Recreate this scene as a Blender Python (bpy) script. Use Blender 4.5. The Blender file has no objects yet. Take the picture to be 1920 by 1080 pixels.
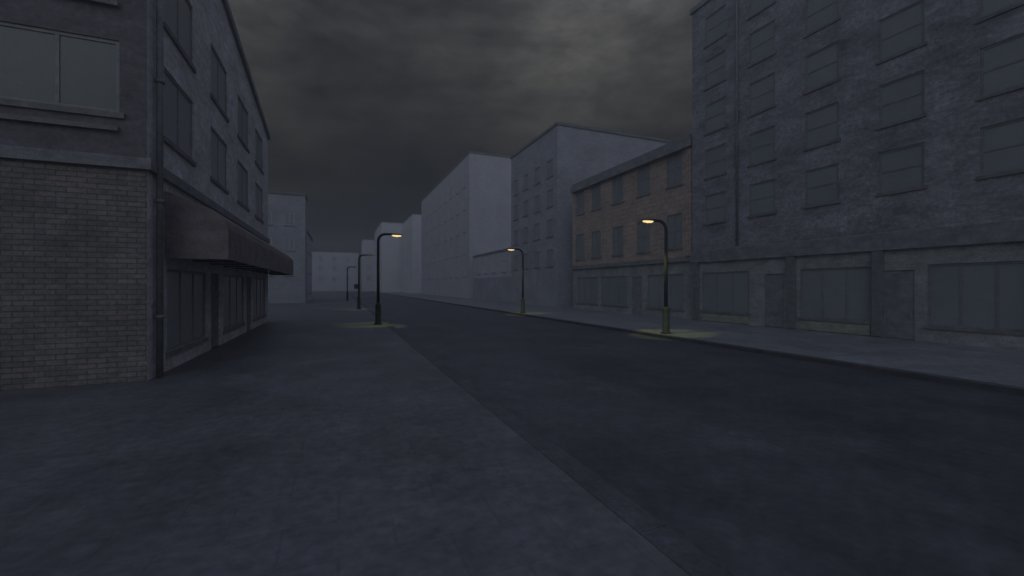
import bpy, bmesh, math, random
from mathutils import Vector
R = math.radians
rnd = random.Random(7)
scene = bpy.context.scene
col = scene.collection

# ---------------------------------------------------------------- camera
# world axes: +Y runs along the street, +X across it to the right
CAM_H = 2.25
cam_d = bpy.data.cameras.new("camera"); cam = bpy.data.objects.new("camera", cam_d); col.objects.link(cam)
cam.location = (0, 0, CAM_H); cam.rotation_euler = (R(90), 0, -R(22.1))
cam_d.sensor_width = 36; cam_d.lens = 15.0; cam_d.shift_y = -3 / 1920
cam_d.clip_start = .1; cam_d.clip_end = 2000
scene.camera = cam
scene.view_settings.view_transform = 'Standard'; scene.view_settings.look = 'None'
scene.view_settings.gamma = 1; scene.view_settings.exposure = -1.72

# ---------------------------------------------------------------- sky
world = bpy.data.worlds.new("World"); scene.world = world; world.use_nodes = True
nt = world.node_tree; nt.nodes.clear()
def wn(t, **k):
    n = nt.nodes.new(t)
    for a, b in k.items(): setattr(n, a, b)
    return n
L = nt.links.new
SUN_EL, SUN_AZ = R(26), R(214)
out = wn('ShaderNodeOutputWorld'); bgn = wn('ShaderNodeBackground'); L(bgn.outputs[0], out.inputs[0])
bgn.inputs[1].default_value = 1.0
tc = wn('ShaderNodeTexCoord'); sep = wn('ShaderNodeSeparateXYZ'); L(tc.outputs['Generated'], sep.inputs[0])
# brightness with elevation: dim low down, brighter overhead like a cloud deck
ramp = wn('ShaderNodeValToRGB'); L(sep.outputs['Z'], ramp.inputs[0])
e = ramp.color_ramp.elements
e[0].position = 0.0; e[0].color = (.085, .078, .052, 1)
e[1].position = 1.0; e[1].color = (.68, .78, 1.22, 1)
for p, c in ((.13, (.030, .026, .012)), (.24, (.027, .023, .011)), (.34, (.070, .067, .056)), (.50, (.125, .121, .110)), (.62, (.17, .168, .165)), (.78, (.50, .56, .80))):
    x = e.new(p); x.color = (*c, 1)
# cloud mottling
mp = wn('ShaderNodeMapping'); mp.inputs['Scale'].default_value = (1.6, 1.6, 5.5); L(tc.outputs['Generated'], mp.inputs[0])
nz = wn('ShaderNodeTexNoise'); nz.inputs['Scale'].default_value = 1.5; nz.inputs['Detail'].default_value = 9; nz.inputs['Roughness'].default_value = .62
nz.inputs['Distortion'].default_value = .4
L(mp.outputs[0], nz.inputs['Vector'])
mr = wn('ShaderNodeMapRange'); L(nz.outputs['Fac'], mr.inputs['Value'])
mr.inputs['From Min'].default_value = .3; mr.inputs['From Max'].default_value = .7
mr.inputs['To Min'].default_value = .45; mr.inputs['To Max'].default_value = 1.6
# slightly brighter cloud to the right of the street
dt = wn('ShaderNodeVectorMath', operation='DOT_PRODUCT'); L(tc.outputs['Generated'], dt.inputs[0]); dt.inputs[1].default_value = (.93, -.37, 0)
m2 = wn('ShaderNodeMapRange'); L(dt.outputs['Value'], m2.inputs['Value'])
m2.inputs['From Min'].default_value = -.8; m2.inputs['From Max'].default_value = .4
m2.inputs['To Min'].default_value = 2.6; m2.inputs['To Max'].default_value = 2.6
mm = wn('ShaderNodeMath', operation='MULTIPLY'); 
mp2 = wn('ShaderNodeMapping'); mp2.inputs['Scale'].default_value = (6, 6, 13); L(tc.outputs['Generated'], mp2.inputs[0])
nz2 = wn('ShaderNodeTexNoise'); nz2.inputs['Scale'].default_value = 1.6; nz2.inputs['Detail'].default_value = 8; nz2.inputs['Roughness'].default_value = .7; L(mp2.outputs[0], nz2.inputs['Vector'])
mr2 = wn('ShaderNodeMapRange'); L(nz2.outputs['Fac'], mr2.inputs['Value']); mr2.inputs['From Min'].default_value = .3; mr2.inputs['From Max'].default_value = .7
mr2.inputs['To Min'].default_value = .7; mr2.inputs['To Max'].default_value = 1.3
mq = wn('ShaderNodeMath', operation='MULTIPLY'); L(mr.outputs[0], mq.inputs[0]); L(mr2.outputs[0], mq.inputs[1])
L(mq.outputs[0], mm.inputs[0]); L(m2.outputs[0], mm.inputs[1])
sc = wn('ShaderNodeVectorMath', operation='SCALE'); L(ramp.outputs[0], sc.inputs[0]); 
# unseen fill added: sky brighter beside and behind the camera to light the walls
db = wn('ShaderNodeVectorMath', operation='DOT_PRODUCT'); L(tc.outputs['Generated'], db.inputs[0]); db.inputs[1].default_value = (.25, .97, 0)
mb_ = wn('ShaderNodeMapRange'); L(db.outputs['Value'], mb_.inputs['Value']); mb_.interpolation_type = 'SMOOTHSTEP'
mb_.inputs['From Min'].default_value = -.6; mb_.inputs['From Max'].default_value = .45
mb_.inputs['To Min'].default_value = 5.0; mb_.inputs['To Max'].default_value = 1.0
mz_ = wn('ShaderNodeMapRange'); L(sep.outputs['Z'], mz_.inputs['Value']); mz_.inputs['From Min'].default_value = .3; mz_.inputs['From Max'].default_value = .75
mz_.inputs['To Min'].default_value = 1; mz_.inputs['To Max'].default_value = 0
ms_ = wn('ShaderNodeMath', operation='SUBTRACT'); L(mb_.outputs[0], ms_.inputs[0]); ms_.inputs[1].default_value = 1
mt_ = wn('ShaderNodeMath', operation='MULTIPLY_ADD'); L(ms_.outputs[0], mt_.inputs[0]); L(mz_.outputs[0], mt_.inputs[1]); mt_.inputs[2].default_value = 1
mw_ = wn('ShaderNodeMath', operation='MULTIPLY'); L(mm.outputs[0], mw_.inputs[0]); L(mt_.outputs[0], mw_.inputs[1])

fx = wn('ShaderNodeVectorMath', operation='MULTIPLY'); L(tc.outputs['Generated'], fx.inputs[0]); fx.inputs[1].default_value = (1, 1, 0)
fn = wn('ShaderNodeVectorMath', operation='NORMALIZE'); L(fx.outputs[0], fn.inputs[0])
fd = wn('ShaderNodeVectorMath', operation='DOT_PRODUCT'); L(fn.outputs[0], fd.inputs[0]); fd.inputs[1].default_value = (.141, .99, 0)
fm_ = wn('ShaderNodeValToRGB'); L(fd.outputs['Value'], fm_.inputs[0]); ee = fm_.color_ramp.elements   # values halved
ee[0].position = 0; ee[0].color = (.38, .38, .38, 1); ee[1].position = 1.0; ee[1].color = (.34, .34, .34, 1)
for p, c in ((.60, .40), (.80, .56), (.945, .72), (.985, .40)):
    x = ee.new(p); x.color = (c, c, c, 1)
fe_ = wn('ShaderNodeMath', operation='MULTIPLY'); L(mw_.outputs[0], fe_.inputs[0]); L(fm_.outputs[0], fe_.inputs[1])
L(fe_.outputs[0], sc.inputs['Scale'])
# what little clear dusk sky there is behind the cloud
sky = wn('ShaderNodeTexSky', sky_type='NISHITA'); sky.sun_disc = False; sky.sun_elevation = SUN_EL; sky.sun_rotation = SUN_AZ
sk = wn('ShaderNodeVectorMath', operation='SCALE'); L(sky.outputs[0], sk.inputs[0]); sk.inputs['Scale'].default_value = .0015
ad = wn('ShaderNodeVectorMath', operation='ADD'); L(sc.outputs[0], ad.inputs[0]); L(sk.outputs[0], ad.inputs[1])
fl = wn('ShaderNodeVectorMath', operation='SCALE'); fl.inputs[0].default_value = (.05, .058, .078); L(ms_.outputs[0], fl.inputs['Scale'])  # bluish share of the unseen fill beside and behind the camera
ad2 = wn('ShaderNodeVectorMath', operation='ADD'); L(ad.outputs[0], ad2.inputs[0]); L(fl.outputs[0], ad2.inputs[1])
L(ad2.outputs[0], bgn.inputs[0])

# ---------------------------------------------------------------- soft light through the cloud, from behind the camera
sd = bpy.data.lights.new("sun", 'SUN'); so = bpy.data.objects.new("sun", sd); col.objects.link(so)
sd.energy = .75; sd.angle = R(35); sd.color = (.76, .85, 1.0)
dvec = Vector((math.sin(SUN_AZ) * math.cos(SUN_EL), math.cos(SUN_AZ) * math.cos(SUN_EL), math.sin(SUN_EL)))
so.rotation_euler = dvec.to_track_quat('Z', 'Y').to_euler()

# ---------------------------------------------------------------- materials
def mat(name, base, rough=.85, var=.35, scale=1.2, kind='noise', c2=None, mortar=None, bump=.3, metallic=0, stretch=(1, 1, 1), brick=(.23, .075), spec=.3, grain=.28, blotch=1):
    m = bpy.data.materials.new(name); m.use_nodes = True; t = m.node_tree; N = t.nodes; K = t.links.new
    b = N['Principled BSDF']; b.inputs['Roughness'].default_value = rough; b.inputs['Metallic'].default_value = metallic
    b.inputs['Specular IOR Level'].default_value = spec
    co = N.new('ShaderNodeTexCoord'); mpn = N.new('ShaderNodeMapping'); mpn.inputs['Scale'].default_value = stretch
    K(co.outputs['Object'], mpn.inputs[0])
    n1 = N.new('ShaderNodeTexNoise'); n1.inputs['Scale'].default_value = scale; n1.inputs['Detail'].default_value = 10; n1.inputs['Roughness'].default_value = .7
    K(mpn.outputs[0], n1.inputs['Vector'])
    r = N.new('ShaderNodeMapRange'); K(n1.outputs['Fac'], r.inputs['Value'])
    r.inputs['From Min'].default_value = .28; r.inputs['From Max'].default_value = .72
    r.inputs['To Min'].default_value = 1 - var; r.inputs['To Max'].default_value = 1 + var
    sc = N.new('ShaderNodeVectorMath'); sc.operation = 'SCALE'; K(r.outputs[0], sc.inputs['Scale'])
    # fine grain on top of the big stains
    n2 = N.new('ShaderNodeTexNoise'); n2.inputs['Scale'].default_value = max(7, scale * 14); n2.inputs['Detail'].default_value = 7; n2.inputs['Roughness'].default_value = .65
    K(co.outputs['Object'], n2.inputs['Vector'])
    hgt = n2.outputs['Fac']
    if kind in ('brick', 'slab'):
        uv = N.new('ShaderNodeUVMap')
        bt = N.new('ShaderNodeTexBrick'); K(uv.outputs[0], bt.inputs['Vector'])
        bt.inputs['Scale'].default_value = 1; bt.inputs['Brick Width'].default_value = brick[0]; bt.inputs['Row Height'].default_value = brick[1]
        bt.inputs['Mortar Size'].default_value = brick[1] * .11 if kind == 'brick' else .012
        bt.inputs['Mortar Smooth'].default_value = .3
        bt.inputs['Color1'].default_value = (*base, 1); bt.inputs['Color2'].default_value = (*(c2 or base), 1)
        bt.inputs['Mortar'].default_value = (*(mortar or base), 1); bt.inputs['Bias'].default_value = -.1
        K(bt.outputs['Color'], sc.inputs[0])
        iv = N.new('ShaderNodeMath'); iv.operation = 'SUBTRACT'; iv.inputs[0].default_value = 1; K(bt.outputs['Fac'], iv.inputs[1])
        hh = N.new('ShaderNodeMath'); hh.operation = 'MULTIPLY_ADD'; K(n2.outputs['Fac'], hh.inputs[0]); hh.inputs[1].default_value = .4; K(iv.outputs[0], hh.inputs[2]); hgt = hh.outputs[0]
    else:
        mx = N.new('ShaderNodeMix'); mx.data_type = 'RGBA'; mx.inputs['A'].default_value = (*base, 1); mx.inputs['B'].default_value = (*(c2 or [x * .8 for x in base]), 1)
        K(n2.outputs['Fac'], mx.inputs['Factor']); K(mx.outputs['Result'], sc.inputs[0])
    # blotchy grime and damp, slightly warm against slightly green
    n3 = N.new('ShaderNodeTexNoise'); n3.inputs['Scale'].default_value = 1; n3.inputs['Detail'].default_value = 5; n3.inputs['Roughness'].default_value = .75
    mp3 = N.new('ShaderNodeMapping'); mp3.inputs['Scale'].default_value = (1.7, 1.7, 4.5); K(co.outputs['Object'], mp3.inputs[0]); K(mp3.outputs[0], n3.inputs['Vector'])
    cr = N.new('ShaderNodeValToRGB'); K(n3.outputs['Fac'], cr.inputs[0]); ce = cr.color_ramp.elements
    ce[0].position = .36; ce[0].color = (.70, .76, .78, 1); ce[1].position = .64; ce[1].color = (1.0, 1.0, 1.06, 1)
    x_ = ce.new(.5); x_.color = (.88, .87, .87, 1)
    mu = N.new('ShaderNodeVectorMath'); mu.operation = 'MULTIPLY'; K(sc.outputs[0], mu.inputs[0]); 
    bm_ = N.new('ShaderNodeMix'); bm_.data_type = 'RGBA'; bm_.inputs['Factor'].default_value = blotch; bm_.inputs['A'].default_value = (.87, .87, .87, 1)
    K(cr.outputs[0], bm_.inputs['B']); K(bm_.outputs['Result'], mu.inputs[1])
    sc2 = N.new('ShaderNodeVectorMath'); sc2.operation = 'SCALE'; sc2.inputs['Scale'].default_value = 1.15; K(mu.outputs[0], sc2.inputs[0])
    gr = N.new('ShaderNodeMapRange'); K(n2.outputs['Fac'], gr.inputs['Value']); gr.inputs['From Min'].default_value = .3; gr.inputs['From Max'].default_value = .7
    gr.inputs['To Min'].default_value = 1 - grain; gr.inputs['To Max'].default_value = 1 + grain
    sc3 = N.new('ShaderNodeVectorMath'); sc3.operation = 'SCALE'; K(sc2.outputs[0], sc3.inputs[0]); K(gr.outputs[0], sc3.inputs['Scale'])
    K(sc3.outputs[0], b.inputs['Base Color'])
    rr = N.new('ShaderNodeMapRange'); K(n1.outputs['Fac'], rr.inputs['Value']); rr.inputs['To Min'].default_value = max(.05, rough - .15); rr.inputs['To Max'].default_value = min(1, rough + .1)
    K(rr.outputs[0], b.inputs['Roughness'])
    if bump:
        bp = N.new('ShaderNodeBump'); bp.inputs['Strength'].default_value = bump; bp.inputs['Distance'].default_value = .02
        K(hgt, bp.inputs['Height']); K(bp.outputs[0], b.inputs['Normal'])
    return m
M = {}
M['brick_near'] = mat('brick_near', (.22, .195, .18), c2=(.17, .16, .155), mortar=(.115, .115, .11), kind='brick', brick=(.34, .115), var=.3, scale=.8, bump=.6)
M['brick_dark'] = mat('brick_dark', (.15, .135, .14), c2=(.09, .085, .09), mortar=(.08, .08, .085), kind='brick', var=.45, scale=.5, stretch=(1, 1, 1.5))
M['render_dark'] = mat('render_dark', (.165, .16, .17), var=.3, scale=.6, stretch=(1, 1, 2.2))
M['brick_tall'] = mat('brick_tall', (.285, .29, .305), c2=(.225, .23, .245), mortar=(.22, .225, .235), kind='brick', var=.5, scale=.45, stretch=(1, 1, 1.8))
M['tan_stone'] = mat('tan_stone', (.43, .35, .29), c2=(.38, .31, .265), kind='brick', mortar=(.33, .275, .235), brick=(.9, .35), var=.25, scale=.7)
M['grey_block'] = mat('grey_block', (.38, .39, .42), var=.25, scale=.4, stretch=(1, 1, 1.4))
M['pale_far'] = mat('pale_far', (.78, .79, .80), var=.12, scale=.25)  # part of the haze over the far buildings is put into this colour
M['pale_mid'] = mat('pale_mid', (.56, .56, .58), var=.15, scale=.3)  # mid-distance walls paled too, some of their haze is in the colour
M['render_shade_lift'] = mat('render_shade_lift', (.60, .59, .60), var=.3, scale=.6, stretch=(1, 1, 2.2))  # paler copy of the dark render; colour lifts the shaded street side
M['shop'] = mat('shop', (.33, .35, .34), var=.4, scale=.9)
M['trim'] = mat('trim', (.22, .22, .22), var=.3, scale=2)
M['trim_dark'] = mat('trim_dark', (.25, .255, .26), var=.3, scale=2)
M['roof'] = mat('roof', (.06, .065, .07), var=.3)
M['frame'] = mat('frame', (.30, .30, .30), rough=.6, var=.2, scale=3)
M['frame_dark'] = mat('frame_dark', (.25, .25, .25), rough=.6, var=.2, scale=3)
M['awning'] = mat('awning', (.24, .20, .20), var=.35, scale=1.5, c2=(.19, .165, .165))
M['metal'] = mat('metal', (.06, .062, .07), rough=.5, var=.3, scale=4, bump=.1)
M['pipe'] = mat('pipe', (.20, .21, .21), rough=.6, var=.3, scale=3)
M['panel'] = mat('panel', (.34, .35, .28), rough=.7, var=.3, scale=2)
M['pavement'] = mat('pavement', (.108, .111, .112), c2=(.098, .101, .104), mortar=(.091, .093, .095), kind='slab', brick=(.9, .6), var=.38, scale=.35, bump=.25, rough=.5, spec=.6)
M['pavement_pale'] = mat('pavement_pale', (.20, .205, .205), c2=(.18, .185, .185), mortar=(.165, .165, .165), kind='slab', brick=(.9, .6), var=.3, scale=.35, bump=.25, rough=.5, spec=.45)  # slabs paler than the left pavement, brightening the right side by colour
M['base_metal'] = mat('base_metal', (.014, .016, .022), rough=.8, var=.3, scale=4, bump=.1, spec=.1)
M['pole_grey'] = mat('pole_grey', (.045, .05, .06), rough=.7, var=.3, scale=4, bump=.1)
M['kerb'] = mat('kerb', (.095, .097, .099), var=.3, scale=1.5)
M['soil'] = mat('soil', (.10, .10, .10), var=.3, scale=.3)
def glass(name, c, rough=.12):
    m = mat(name, c, rough=rough, var=.12, scale=.35, bump=0, grain=.03, blotch=.25)
    m.node_tree.nodes['Principled BSDF'].inputs['Specular IOR Level'].default_value = .5
    return m
M['glass'] = glass('glass', (.27, .29, .305), .18)
M['glass_mid'] = glass('glass_mid', (.33, .34, .37), .35)
M['glass_pale'] = glass('glass_pale', (.56, .57, .59), .4)  # far panes paled with their walls, haze put into the colour
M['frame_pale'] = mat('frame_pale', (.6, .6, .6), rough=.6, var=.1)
M['glass_green'] = glass('glass_green', (.125, .145, .145), .3)
# asphalt: mottled, and darker right of an uneven line along the carriageway
def asphalt():
    m = mat('asphalt', (.086, .085, .090), c2=(.062, .062, .068), var=.42, scale=.35, bump=.4, rough=.6, spec=.4)
    t = m.node_tree; N = t.nodes; K = t.links.new; b = N['Principled BSDF']
    src = b.inputs['Base Color'].links[0].from_socket
    co = N.new('ShaderNodeTexCoord'); sx = N.new('ShaderNodeSeparateXYZ'); K(co.outputs['Object'], sx.inputs[0])
    nz = N.new('ShaderNodeTexNoise'); nz.inputs['Scale'].default_value = .5; nz.inputs['Detail'].default_value = 6; K(co.outputs['Object'], nz.inputs['Vector'])
    ma = N.new('ShaderNodeMath'); ma.operation = 'MULTIPLY_ADD'; K(nz.outputs['Fac'], ma.inputs[0]); ma.inputs[1].default_value = 1.2; K(sx.outputs['X'], ma.inputs[2])
    ra = N.new('ShaderNodeMapRange'); K(ma.outputs[0], ra.inputs['Value']); ra.inputs['From Min'].default_value = 6.2; ra.inputs['From Max'].default_value = 6.8
    ra.inputs['To Min'].default_value = 1.0; ra.inputs['To Max'].default_value = .82
    s = N.new('ShaderNodeVectorMath'); s.operation = 'SCALE'; K(src, s.inputs[0]); K(ra.outputs[0], s.inputs['Scale']); K(s.outputs[0], b.inputs['Base Color'])
    return m
M['asphalt'] = asphalt()
def emitter(name, c, s):
    m = bpy.data.materials.new(name); m.use_nodes = True; b = m.node_tree.nodes['Principled BSDF']
    b.inputs['Base Color'].default_value = (*c, 1); b.inputs['Emission Color'].default_value = (*c, 1); b.inputs['Emission Strength'].default_value = s
    return m
M['lamp_lit'] = emitter('lamp_lit', (1.0, .72, .30), 4.0)
M['lamp_dim'] = emitter('lamp_dim', (.8, .6, .2), .25)
M['lamp_off'] = mat('lamp_off', (.3, .3, .28), rough=.3, var=.1)

# ---------------------------------------------------------------- helpers
def tag(o, label=None, cat=None, group=None, kind=None):
    if label: o['label'] = label
    if cat: o['category'] = cat
    if group: o['group'] = group
    if kind: o['kind'] = kind
    return o
def empty(name, loc):
    o = bpy.data.objects.new(name, None); o.empty_display_size = .5; o.location = loc; col.objects.link(o); return o
class MB:
    def __init__(s): s.bm = bmesh.new(); s.uv = s.bm.loops.layers.uv.new('UVMap')
    def face(s, pts, uvs=None):
        vs = [s.bm.verts.new(p) for p in pts]
        try: f = s.bm.faces.new(vs)
        except ValueError: return
        if uvs is None:
            n = f.normal if f.normal.length else Vector((0, 0, 1)); f.normal_update(); n = f.normal
            if abs(n.z) > .7: uvs = [(p[0], p[1]) for p in pts]
            elif abs(n.x) > abs(n.y): uvs = [(p[1], p[2]) for p in pts]
            else: uvs = [(p[0], p[2]) for p in pts]
        for l, w in zip(f.loops, uvs): l[s.uv].uv = w
        return f
    def box(s, x0, x1, y0, y1, z0, z1):
        c = [(x, y, z) for z in (z0, z1) for x, y in ((x0, y0), (x1, y0), (x1, y1), (x0, y1))]
        for q in ((3, 2, 1, 0), (4, 5, 6, 7), (0, 1, 5, 4), (1, 2, 6, 5), (2, 3, 7, 6), (3, 0, 4, 7)): s.face([c[i] for i in q])
    def tube(s, pts, rads, n=12):
        rings = []
        for i, p in enumerate(pts):
            p = Vector(p); a = Vector(pts[max(0, i - 1)]); b = Vector(pts[min(len(pts) - 1, i + 1)]); d = (b - a).normalized()
            up = Vector((0, 1, 0)) if abs(d.y) < .9 else Vector((1, 0, 0)); e1 = d.cross(up).normalized(); e2 = d.cross(e1)
            r = rads[i] if isinstance(rads, (list, tuple)) else rads
            rings.append([p + (e1 * math.cos(2 * math.pi * k / n) + e2 * math.sin(2 * math.pi * k / n)) * r for k in range(n)])
        V = [[s.bm.verts.new(q) for q in rg] for rg in rings]
        for a, b in zip(V, V[1:]):
            for k in range(n):
                f = s.bm.faces.new((a[k], a[(k + 1) % n], b[(k + 1) % n], b[k])); f.smooth = True
        s.bm.faces.new(V[0][::-1]); s.bm.faces.new(V[-1])
    def build(s, name, m, parent=None, off=(0, 0, 0), bevel=0, fix=True):
        bmesh.ops.remove_doubles(s.bm, verts=s.bm.verts, dist=.0005)
        if fix: bmesh.ops.recalc_face_normals(s.bm, faces=s.bm.faces)
        me = bpy.data.meshes.new(name); s.bm.to_mesh(me); s.bm.free(); me.materials.append(m)
        o = bpy.data.objects.new(name, me); col.objects.link(o)
        if parent: o.parent = parent
        o.location = off
        if bevel:
            b = o.modifiers.new('bevel', 'BEVEL'); b.width = bevel; b.segments = 2; b.limit_method = 'ANGLE'
        return o

# a facade is (origin, direction, outward normal, length); coordinates local to the building's Empty
def facades(w, d):
    return {'south': ((0, 0), (1, 0), (0, -1), w), 'east': ((w, 0), (0, 1), (1, 0), d),
            'north': ((0, d), (1, 0), (0, 1), w), 'west': ((0, 0), (0, 1), (-1, 0), d)}
def pt(F, u, z, out=0):
    (ox, oy), (dx, dy), (nx, ny), _ = F
    return (ox + dx * u + nx * out, oy + dy * u + ny * out, z)
def fbox(mb, F, u0, u1, z0, z1, o0, o1):
    a = pt(F, u0, z0, o0); b = pt(F, u1, z1, o1)
    mb.box(min(a[0], b[0]), max(a[0], b[0]), min(a[1], b[1]), max(a[1], b[1]), z0, z1)
def skin(mb, F, z0, z1, ops, inset=0, depth=.09, top=None):
    """wall surface between z0 and z1 with real openings and reveals"""
    ops = [o for o in ops if o[2] >= z0 - 1e-6 and o[3] <= z1 + 1e-6]
    us = sorted({inset, F[3] - inset, *[o[0] for o in ops], *[o[1] for o in ops]}); zs = sorted({z0, z1, *[o[2] for o in ops], *[o[3] for o in ops]})
    def P(u, z, out=0):
        p = pt(F, u, z, out)
        if top and abs(z - z1) < 1e-6: p = (p[0], p[1], top(p[0], p[1]))
        return p
    for i in range(len(us) - 1):
        for j in range(len(zs) - 1):
            cu, cz = (us[i] + us[i + 1]) / 2, (zs[j] + zs[j + 1]) / 2
            if any(o[0] < cu < o[1] and o[2] < cz < o[3] for o in ops): continue
            q = [(us[i], zs[j]), (us[i + 1], zs[j]), (us[i + 1], zs[j + 1]), (us[i], zs[j + 1])]
            mb.face([P(*a) for a in q], q)
    for o in ops:
        c = [(o[0], o[2]), (o[1], o[2]), (o[1], o[3]), (o[0], o[3])]
        for k in range(4):
            a, b = c[k], c[(k + 1) % 4]
            mb.face([pt(F, *a), pt(F, *b), pt(F, *b, -depth), pt(F, *a, -depth)])
def window(root, F, o, fm, gm, mull=1, trans=0, sill=True, sm=None, fw=.07, lintel=False):
    u0, u1, z0, z1 = o[:4]; e = .004
    u0 += e; u1 -= e; z0 += e; z1 -= e
    mb = MB()
    fbox(mb, F, u0, u0 + fw, z0, z1, -.085, -.03); fbox(mb, F, u1 - fw, u1, z0, z1, -.085, -.03)
    fbox(mb, F, u0 + fw, u1 - fw, z0, z0 + fw, -.085, -.03); fbox(mb, F, u0 + fw, u1 - fw, z1 - fw, z1, -.085, -.03)
    for k in range(mull):
        c = u0 + (u1 - u0) * (k + 1) / (mull + 1); fbox(mb, F, c - fw / 2, c + fw / 2, z0 + fw, z1 - fw, -.08, -.035)
    for k in range(trans):
        c = z0 + (z1 - z0) * (k + 1) / (trans + 1); fbox(mb, F, u0 + fw, u1 - fw, c - fw / 2, c + fw / 2, -.078, -.037)
    w = mb.build('window', fm, root)
    g = MB(); fbox(g, F, u0 + fw * .5, u1 - fw * .5, z0 + fw * .5, z1 - fw * .5, -.066, -.055); g.build('pane', gm, w)
    if sill:
        s = MB(); fbox(s, F, u0 - .1, u1 + .1, z0 - .13, z0 - .006, .004, .055); s.build('sill', sm or fm, w)
    if lintel:
        s = MB(); fbox(s, F, u0 - .12, u1 + .12, z1 + .006, z1 + .2, .004, .05); s.build('lintel', sm or fm, w)
    return w
def grid(F, us, zs, w, h): return [(u - w / 2, u + w / 2, z, z + h) for u in us for z in zs]

def building(name, label, cat, x0, x1, y0, y1, H, wallm, wins=(), base=None, base_m=None, shop=(), top=None, group=None,
             fm='frame', gm='glass', mull=1, cornice='trim', cap=.25, sills=True, lintel=False, trans=0, lift_m=None):
    """wins: list of (facade, [openings]); base: height of the ground storey; shop: list of (facade, [openings])"""
    root = tag(empty(name, (x0, y0, 0)), label, cat, group)
    w, d = x1 - x0, y1 - y0; FS = facades(w, d); zb = base or 0
    mb = MB(); byf = dict(wins)
    for k, F in FS.items():
        if not (lift_m and k == 'east'): skin(mb, F, zb, H, byf.get(k, []), top=top)
    T = top or (lambda x, y: H)
    mb.face([(0, 0, T(0, 0)), (w, 0, T(w, 0)), (w, d, T(w, d)), (0, d, T(0, d))])
    mb.build('wall', M[wallm], root)
    if lift_m:
        mb = MB(); skin(mb, FS['east'], zb, H, byf.get('east', []), top=top); mb.build('street_wall', M[lift_m], root)  # shaded street side gets a paler colour to brighten it
    if base:
        mb = MB(); bs = dict(shop)
        for k, F in FS.items():
            if not (lift_m and k == 'east'): skin(mb, F, 0, zb - .002, bs.get(k, []))
        mb.build('ground_floor', M[base_m], root)
        if lift_m: mb = MB(); skin(mb, FS['east'], 0, zb - .002, bs.get('east', [])); mb.build('shopfront', M[lift_m], root)  # same paler colour lifts the shaded ground floor
    # coping along the roof edge
    mb = MB(); c = .12; hh = .28
    ring = [(-c, -c), (w + c, -c), (w + c, d + c), (-c, d + c)]; inn = [(.3, .3), (w - .3, .3), (w - .3, d - .3), (.3, d - .3)]
    for i in range(4):
        a, b = ring[i], ring[(i + 1) % 4]; p, q = inn[i], inn[(i + 1) % 4]
        za, zc = T(*a) + .003, T(*b) + .003; zp, zq = T(*p) + .003, T(*q) + .003
        mb.face([(*a, za - .0), (*b, zc - .0), (*b, zc + hh), (*a, za + hh)])
        mb.face([(*a, za + hh), (*b, zc + hh), (*q, zq + hh), (*p, zp + hh)])
        mb.face([(*p, zp + hh), (*q, zq + hh), (*q, zq), (*p, zp)])
        mb.face([(*a, za), (*b, zc), (*q, zq), (*p, zp)])
    mb.build('coping', M[cornice], root)
    for k, ops in wins:
        for o in ops: window(root, FS[k], o, M[fm], M['glass_mid' if lift_m and k == 'east' else gm], mull=mull, trans=trans, sill=sills, sm=M['trim'], lintel=lintel)  # paler panes on the shaded side, brightened by colour
    return root, FS

# ---------------------------------------------------------------- ground, road, pavements
KL, KR, BL, BR = 2.55, 13.2, -4.0, 21.0
mb = MB(); mb.box(-120, 160, -60, 270, -1, -.3); tag(mb.build('ground', M['soil']), kind='structure')
mb = MB(); mb.box(KL + .15, KR - .15, -59, 269, -.28, 0); tag(mb.build('road', M['asphalt']), kind='structure')
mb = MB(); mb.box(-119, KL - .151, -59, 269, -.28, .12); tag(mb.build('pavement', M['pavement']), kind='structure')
mb = MB(); mb.box(KR + .151, 159, -59, 269, -.28, .12); tag(mb.build('pavement', M['pavement_pale']), kind='structure')
for xk in (KL, KR):
    mb = MB(); y = -59
    while y < 268: mb.box(xk - .15, xk + .146, y, y + .994, -.28, .126); y += 1.0
    tag(mb.build('kerb', M['kerb']), kind='structure')

# ---------------------------------------------------------------- left corner building
WA, YA0, YA1 = 16.0, 12.0, 29.7
def topA(x, y):      # parapet falls away along the street
    return 13.75 - (max(-.2, min(y, YA1 - YA0 + .2))) * (13.75 - 11.25) / (YA1 - YA0)
FA = facades(WA, YA1 - YA0)
wz = (5.95, 8.75)
# end wall facing the camera: u measured from its left corner (x=-20)
southA = [(a, a + 2.11, z, z + 1.6) for a in (WA - 2.6, WA - 5.9, WA - 9.2) for z in (6.08, 8.80)]
eastA = grid(FA['east'], (2.15, 6.3, 10.45, 14.6), wz, 2.3, 1.75)
shopA = [(1.2, 4.6, .6, 2.7), (5.2, 6.3, .02, 2.7), (6.9, 10.6, .6, 2.7), (11.2, 12.3, .02, 2.7), (12.9, 16.6, .6, 2.7)]
A, FS = building('corner_building', 'dark corner building on the left with brick ground floor and a long shop awning', 'building',
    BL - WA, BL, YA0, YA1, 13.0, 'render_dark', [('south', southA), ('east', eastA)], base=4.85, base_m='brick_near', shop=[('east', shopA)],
    top=topA, lift_m='render_shade_lift', fm='frame', gm='glass_green', cornice='trim_dark')
for o in shopA:
    if o[2] > .1: window(A, FS['east'], o, M['frame'], M['glass_mid'], mull=2, sm=M['trim_dark'])  # shop panes on the shaded side paled the same way
    else:
        mb = MB(); fbox(mb, FS['east'], o[0] + .01, o[1] - .01, .14, 2.69, -.085, -.04); dr = mb.build('door', M['trim_dark'], A)
        mb = MB(); fbox(mb, FS['east'], o[0] + .1, o[0] + .14, .95, 1.3, -.038, .01); mb.build('handle', M['frame'], dr)
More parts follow.
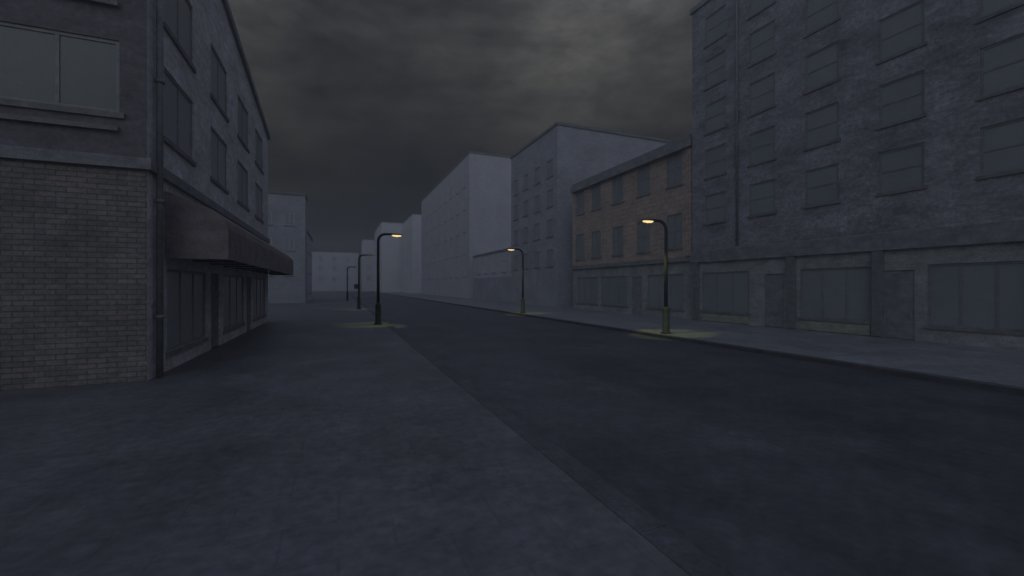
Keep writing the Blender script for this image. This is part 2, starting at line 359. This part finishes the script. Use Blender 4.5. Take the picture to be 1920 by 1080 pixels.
mb = MB(); fbox(mb, FS['south'], .01, WA + .1, 4.87, 5.12, .004, .10); fbox(mb, FS['east'], .004, YA1 - YA0, 4.87, 5.12, .004, .10); mb.build('string_course', M['trim_dark'], A)
mb = MB(); fbox(mb, FS['south'], WA - 10.6, WA - .49, 5.66, 5.76, .004, .10); fbox(mb, FS['south'], WA - 10.6, WA - .49, 8.40, 8.50, .004, .10); mb.build('ledge', M['trim'], A)
mb = MB(); mb.tube([pt(FS['east'], .35, .15, .12), pt(FS['east'], .35, 12.6, .12)], .07)
for z in (1.5, 4.2, 7, 9.8, 12): mb.tube([pt(FS['east'], .35, z, .12), pt(FS['east'], .35, z + .08, .12)], .1)
mb.build('downpipe', M['pipe'], A)
# long sloping awning over the shopfronts
mb = MB(); yA, yB = 1.0, 18.2; x0 = WA + .012; x1 = WA + 1.35
def awn_prof(): return [(x0, 4.62), (x1 - .35, 4.22), (x1 - .05, 3.95), (x1, 3.75), (x1, 2.95), (x1 - .04, 2.95), (x1 - .04, 3.72), (x1 - .38, 4.14), (x0, 4.54)]
pr = awn_prof(); n = len(pr)
for i in range(n):
    a, b = pr[i], pr[(i + 1) % n]; mb.face([(a[0], yA, a[1]), (b[0], yA, b[1]), (b[0], yB, b[1]), (a[0], yB, a[1])])
for y in (yA, yB): mb.face([(x0, y, 4.62), (x1 - .35, y, 4.22), (x1 - .05, y, 3.95), (x1, y, 3.75), (x1, y, 2.95), (x0, y, 2.95)])
aw = mb.build('awning', M['awning'], A, fix=False)
mb = MB()
for k in range(10):
    mb = MB(); y = 1.4 + k * 1.83; mb.tube([(WA + .01, y, 3.0), (x1 - .06, y, 3.02)], .02, 8); mb.build('bracket', M['metal'], aw)

# ---------------------------------------------------------------- far left buildings
FF = facades(13, 3.4)
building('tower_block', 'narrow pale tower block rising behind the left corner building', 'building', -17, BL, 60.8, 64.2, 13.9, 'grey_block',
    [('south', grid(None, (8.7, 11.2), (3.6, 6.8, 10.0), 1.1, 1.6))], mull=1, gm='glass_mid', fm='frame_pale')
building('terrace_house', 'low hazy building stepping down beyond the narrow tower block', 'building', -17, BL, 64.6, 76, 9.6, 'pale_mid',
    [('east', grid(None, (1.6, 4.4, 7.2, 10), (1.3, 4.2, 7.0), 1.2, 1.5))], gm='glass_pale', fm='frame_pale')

# ---------------------------------------------------------------- tall right building
s_list = [19.2 - 3.05 * k for k in range(8)]
YR0, YR1 = -6.0, 21.0
def uw(s): return s - YR0
tall_rows = (6.15, 8.95, 11.7, 14.45, 17.1)
winsR = [o for o in grid(None, [uw(s) for s in s_list], tall_rows, 1.5, 1.7)]
shopR = [(uw(a), uw(b), .75, 3.1) for a, b in ((16.9, 20.2), (11.0, 14.1), (6.4, 9.2), (.6, 4.2))] + [(uw(14.9), uw(16.0), .02, 2.9), (uw(9.6), uw(10.6), .02, 2.9), (uw(4.8), uw(5.9), .02, 2.9)]
TR, FR = building('apartment_block', 'tall dark brick apartment block filling the right of the street', 'building', BR, BR + 16, YR0, YR1, 19.7, 'brick_tall',
    [('west', winsR)], base=4.5, base_m='shop', shop=[('west', shopR)], fm='frame_dark', cornice='trim_dark', mull=0, trans=1)
for o in shopR:
    if o[2] > .1: window(TR, FR['west'], o, M['frame_dark'], M['glass'], mull=2, sm=M['trim'])
    else:
        mb = MB(); fbox(mb, FR['west'], o[0] + .01, o[1] - .01, .14, o[3] - .01, -.085, -.04); dr = mb.build('door', M['trim_dark'], TR)
        mb = MB(); fbox(mb, FR['west'], o[0] + .1, o[0] + .14, .95, 1.3, -.038, .01); mb.build('handle', M['frame'], dr)
mb = MB(); fbox(mb, FR['west'], .02, YR1 - YR0 - .02, 3.75, 4.45, .004, .16); mb.build('fascia', M['trim_dark'], TR)
for s in (20.6, 14.5, 10.8, 6.15, .2):
    mb = MB(); fbox(mb, FR['west'], uw(s) - .2, uw(s) + .2, .14, 3.74, .004, .14); mb.build('pilaster', M['pipe'], TR, bevel=.015)
mb = MB(); fbox(mb, FR['west'], uw(11.1), uw(14.0), .16, .58, .004, .05); mb.build('stall_riser', M['panel'], TR)
mb = MB(); fbox(mb, FR['west'], uw(16.9), uw(20.2), .16, .58, .004, .05); mb.build('stall_riser', M['panel'], TR)
for s in (17.6, 5.4):
    mb = MB(); mb.tube([pt(FR['west'], uw(s), 4.6, .1), pt(FR['west'], uw(s), 19.4, .1)], .06); mb.build('downpipe', M['pipe'], TR)

# ---------------------------------------------------------------- tan building
YT0, YT1 = 21.05, 36.5
winT = grid(None, [s - YT0 for s in (22.9, 26.1, 29.3, 32.5, 35.2)], (4.85, 9.15), 1.45, 2.35)
shopT = [(1.0, 4.6, .7, 3.1), (5.2, 6.4, .02, 3.0), (7.0, 10.6, .7, 3.1), (11.2, 14.6, .7, 3.1)]
TB, FT = building('town_house', 'tan stone town house with two rows of tall windows beside the tall block', 'building', BR + .3, BR + 14, YT0, YT1, 11.9, 'tan_stone',
    [('west', winT)], base=4.2, base_m='shop', shop=[('west', shopT)], fm='frame_dark', cornice='trim_dark', mull=1, trans=1)
for o in shopT:
    if o[2] > .1: window(TB, FT['west'], o, M['frame_dark'], M['glass'], mull=2, sm=M['trim'])
    else:
        mb = MB(); fbox(mb, FT['west'], o[0] + .01, o[1] - .01, .14, o[3] - .01, -.085, -.04); mb.build('door', M['trim_dark'], TB)
mb = MB(); fbox(mb, FT['west'], .1, YT1 - YT0, 11.35, 11.85, .004, .32); mb.build('cornice', M['trim_dark'], TB)
for u in (.45, YT1 - YT0 - .3):
    mb = MB(); fbox(mb, FT['west'], u - .25, u + .25, 4.25, 11.3, .004, .12); mb.build('pilaster', M['tan_stone'], TB)
mb = MB(); fbox(mb, FT['west'], .1, YT1 - YT0, 3.9, 4.19, .004, .18); mb.build('fascia', M['trim_dark'], TB)

# ---------------------------------------------------------------- right row, receding
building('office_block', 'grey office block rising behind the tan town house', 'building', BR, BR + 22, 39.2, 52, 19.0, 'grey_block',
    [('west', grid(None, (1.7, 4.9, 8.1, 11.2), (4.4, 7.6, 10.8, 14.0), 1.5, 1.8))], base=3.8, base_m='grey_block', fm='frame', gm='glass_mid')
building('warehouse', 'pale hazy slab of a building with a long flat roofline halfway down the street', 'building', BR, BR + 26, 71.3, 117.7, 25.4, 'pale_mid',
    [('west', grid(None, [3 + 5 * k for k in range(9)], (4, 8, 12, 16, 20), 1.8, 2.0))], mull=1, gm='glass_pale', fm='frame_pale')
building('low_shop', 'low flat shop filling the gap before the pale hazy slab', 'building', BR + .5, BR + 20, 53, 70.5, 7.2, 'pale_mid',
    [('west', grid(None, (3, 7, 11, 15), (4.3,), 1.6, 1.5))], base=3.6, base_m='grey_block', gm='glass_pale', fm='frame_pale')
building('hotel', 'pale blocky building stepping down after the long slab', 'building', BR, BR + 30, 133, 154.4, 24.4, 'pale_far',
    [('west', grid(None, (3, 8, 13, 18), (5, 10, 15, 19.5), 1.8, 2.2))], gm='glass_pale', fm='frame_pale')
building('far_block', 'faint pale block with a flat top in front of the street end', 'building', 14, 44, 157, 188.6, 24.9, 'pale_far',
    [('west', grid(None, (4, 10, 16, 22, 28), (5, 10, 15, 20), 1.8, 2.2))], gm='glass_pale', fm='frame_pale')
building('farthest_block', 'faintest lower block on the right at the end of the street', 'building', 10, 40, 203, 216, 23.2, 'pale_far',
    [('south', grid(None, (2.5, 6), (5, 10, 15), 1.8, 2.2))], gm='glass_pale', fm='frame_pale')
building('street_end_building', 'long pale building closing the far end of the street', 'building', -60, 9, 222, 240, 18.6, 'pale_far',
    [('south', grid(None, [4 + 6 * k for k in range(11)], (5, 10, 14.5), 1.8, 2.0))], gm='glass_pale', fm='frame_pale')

# ---------------------------------------------------------------- street lamps
def lamp(x, y, side, label, lit=1, box=False, pm='base_metal'):
    """side = +1: arm reaches towards +X"""
    root = tag(empty('street_lamp', (x, y, .12)), label, 'street lamp', 'curved street lamps along both pavements')
    mb = MB(); mb.tube([(0, 0, 0), (0, 0, .05), (0, 0, .06), (0, 0, 1.1), (0, 0, 1.2)], [.24, .24, .165, .15, .09], 16); mb.build('base', M[pm], root)
    H = 5.08; r = .42
    pts = [(0, 0, 1.15), (0, 0, 3.0), (0, 0, H - r)] + [(side * (r - r * math.cos(t)), 0, H - r + r * math.sin(t)) for t in [math.pi / 2 * k / 8 for k in range(1, 9)]] + [(side * .8, 0, H + .01), (side * 1.0, 0, H)]
    mb = MB(); mb.tube(pts, [.085, .075] + [.07] * 9 + [.06, .05], 12); mb.build('pole', M[pm], root)
    # head: a tapered shell with the glass underneath
    mb = MB(); n = 10; a, b = side * .62, side * 1.36
    secs = [(0, .05, .035), (.12, .11, .07), (.5, .16, .085), (.85, .13, .06), (1, .05, .02)]
    rings = []
    for f, w, h in secs:
        xx = a + (b - a) * f; rings.append([mb.bm.verts.new((xx, w * math.cos(t), H - .02 + (h * math.sin(t) if math.sin(t) > 0 else .3 * h * math.sin(t)))) for t in [2 * math.pi * k / n for k in range(n)]])
    for p, q in zip(rings, rings[1:]):
        for k in range(n): mb.bm.faces.new((p[k], p[(k + 1) % n], q[(k + 1) % n], q[k])).smooth = True
    mb.bm.faces.new(rings[0]); mb.bm.faces.new(rings[-1]); hd = mb.build('lamp_head', M['metal'], root)
    mb = MB(); rings = []
    for f, w, h in [(0, .04, .01), (.1, .10, .06), (.5, .135, .085), (.9, .10, .06), (1, .04, .01)]:
        xx = side * (.74 + .54 * f); rings.append([mb.bm.verts.new((xx, w * math.cos(t), H - .045 - h * math.sin(t))) for t in [math.pi * k / 8 for k in range(9)]])
    for p, q in zip(rings, rings[1:]):
        for k in range(8): mb.bm.faces.new((p[k], p[k + 1], q[k + 1], q[k])).smooth = True
        mb.bm.faces.new((p[0], q[0], q[8], p[8]))
    mb.bm.faces.new(rings[0]); mb.bm.faces.new(rings[-1])
    mb.build('diffuser', M['lamp_lit'] if lit == 1 else (M['lamp_dim'] if lit else M['lamp_off']), hd)
    if box:
        mb = MB(); mb.box(-.42, -.08, -.09, .09, 1.9, 2.35); mb.build('control_box', M['metal'], root, bevel=.02)
    if lit:
        ld = bpy.data.lights.new('lamp_light', 'SPOT'); ld.energy = 780 if lit == 1 else 650; ld.color = (.85, .95, .14); ld.spot_size = R(44); ld.spot_blend = .35; ld.shadow_soft_size = .12
        lo = bpy.data.objects.new('lamp_light', ld); col.objects.link(lo); lo.parent = root; lo.location = (side * 1.0, 0, H - .16)
        lo.rotation_euler = (0, side * R(14), 0)
    return root
lamp(2.05, 25.0, 1, 'nearest left street lamp, tall black curved pole with a lit yellow head against pale haze')
lamp(1.75, 42.5, 1, 'second left street lamp, slim dark pole with a small box at mid height', lit=.5, box=True)
lamp(1.2, 68.7, 1, 'faint farthest left street lamp, barely visible unlit pole in the haze', lit=0)
lamp(13.75, 15.3, -1, 'nearest right street lamp with a lit warm head in front of the tan town house', pm='pole_grey')
lamp(13.6, 31.2, -1, 'farther right street lamp, small glowing head in front of the hazy grey buildings', pm='pole_grey')

# ---------------------------------------------------------------- haze
mb = MB(); mb.box(-124, 164, -64, 274, -2, 27.0)
hz = bpy.data.materials.new('haze_air'); hz.use_nodes = True; t = hz.node_tree; t.nodes.clear()
o_ = t.nodes.new('ShaderNodeOutputMaterial'); v_ = t.nodes.new('ShaderNodeVolumePrincipled'); t.links.new(v_.outputs[0], o_.inputs['Volume'])
v_.inputs['Color'].default_value = (.84, .92, 1, 1); v_.inputs['Density'].default_value = .0045; v_.inputs['Anisotropy'].default_value = .5
tag(mb.build('haze', hz), kind='stuff')
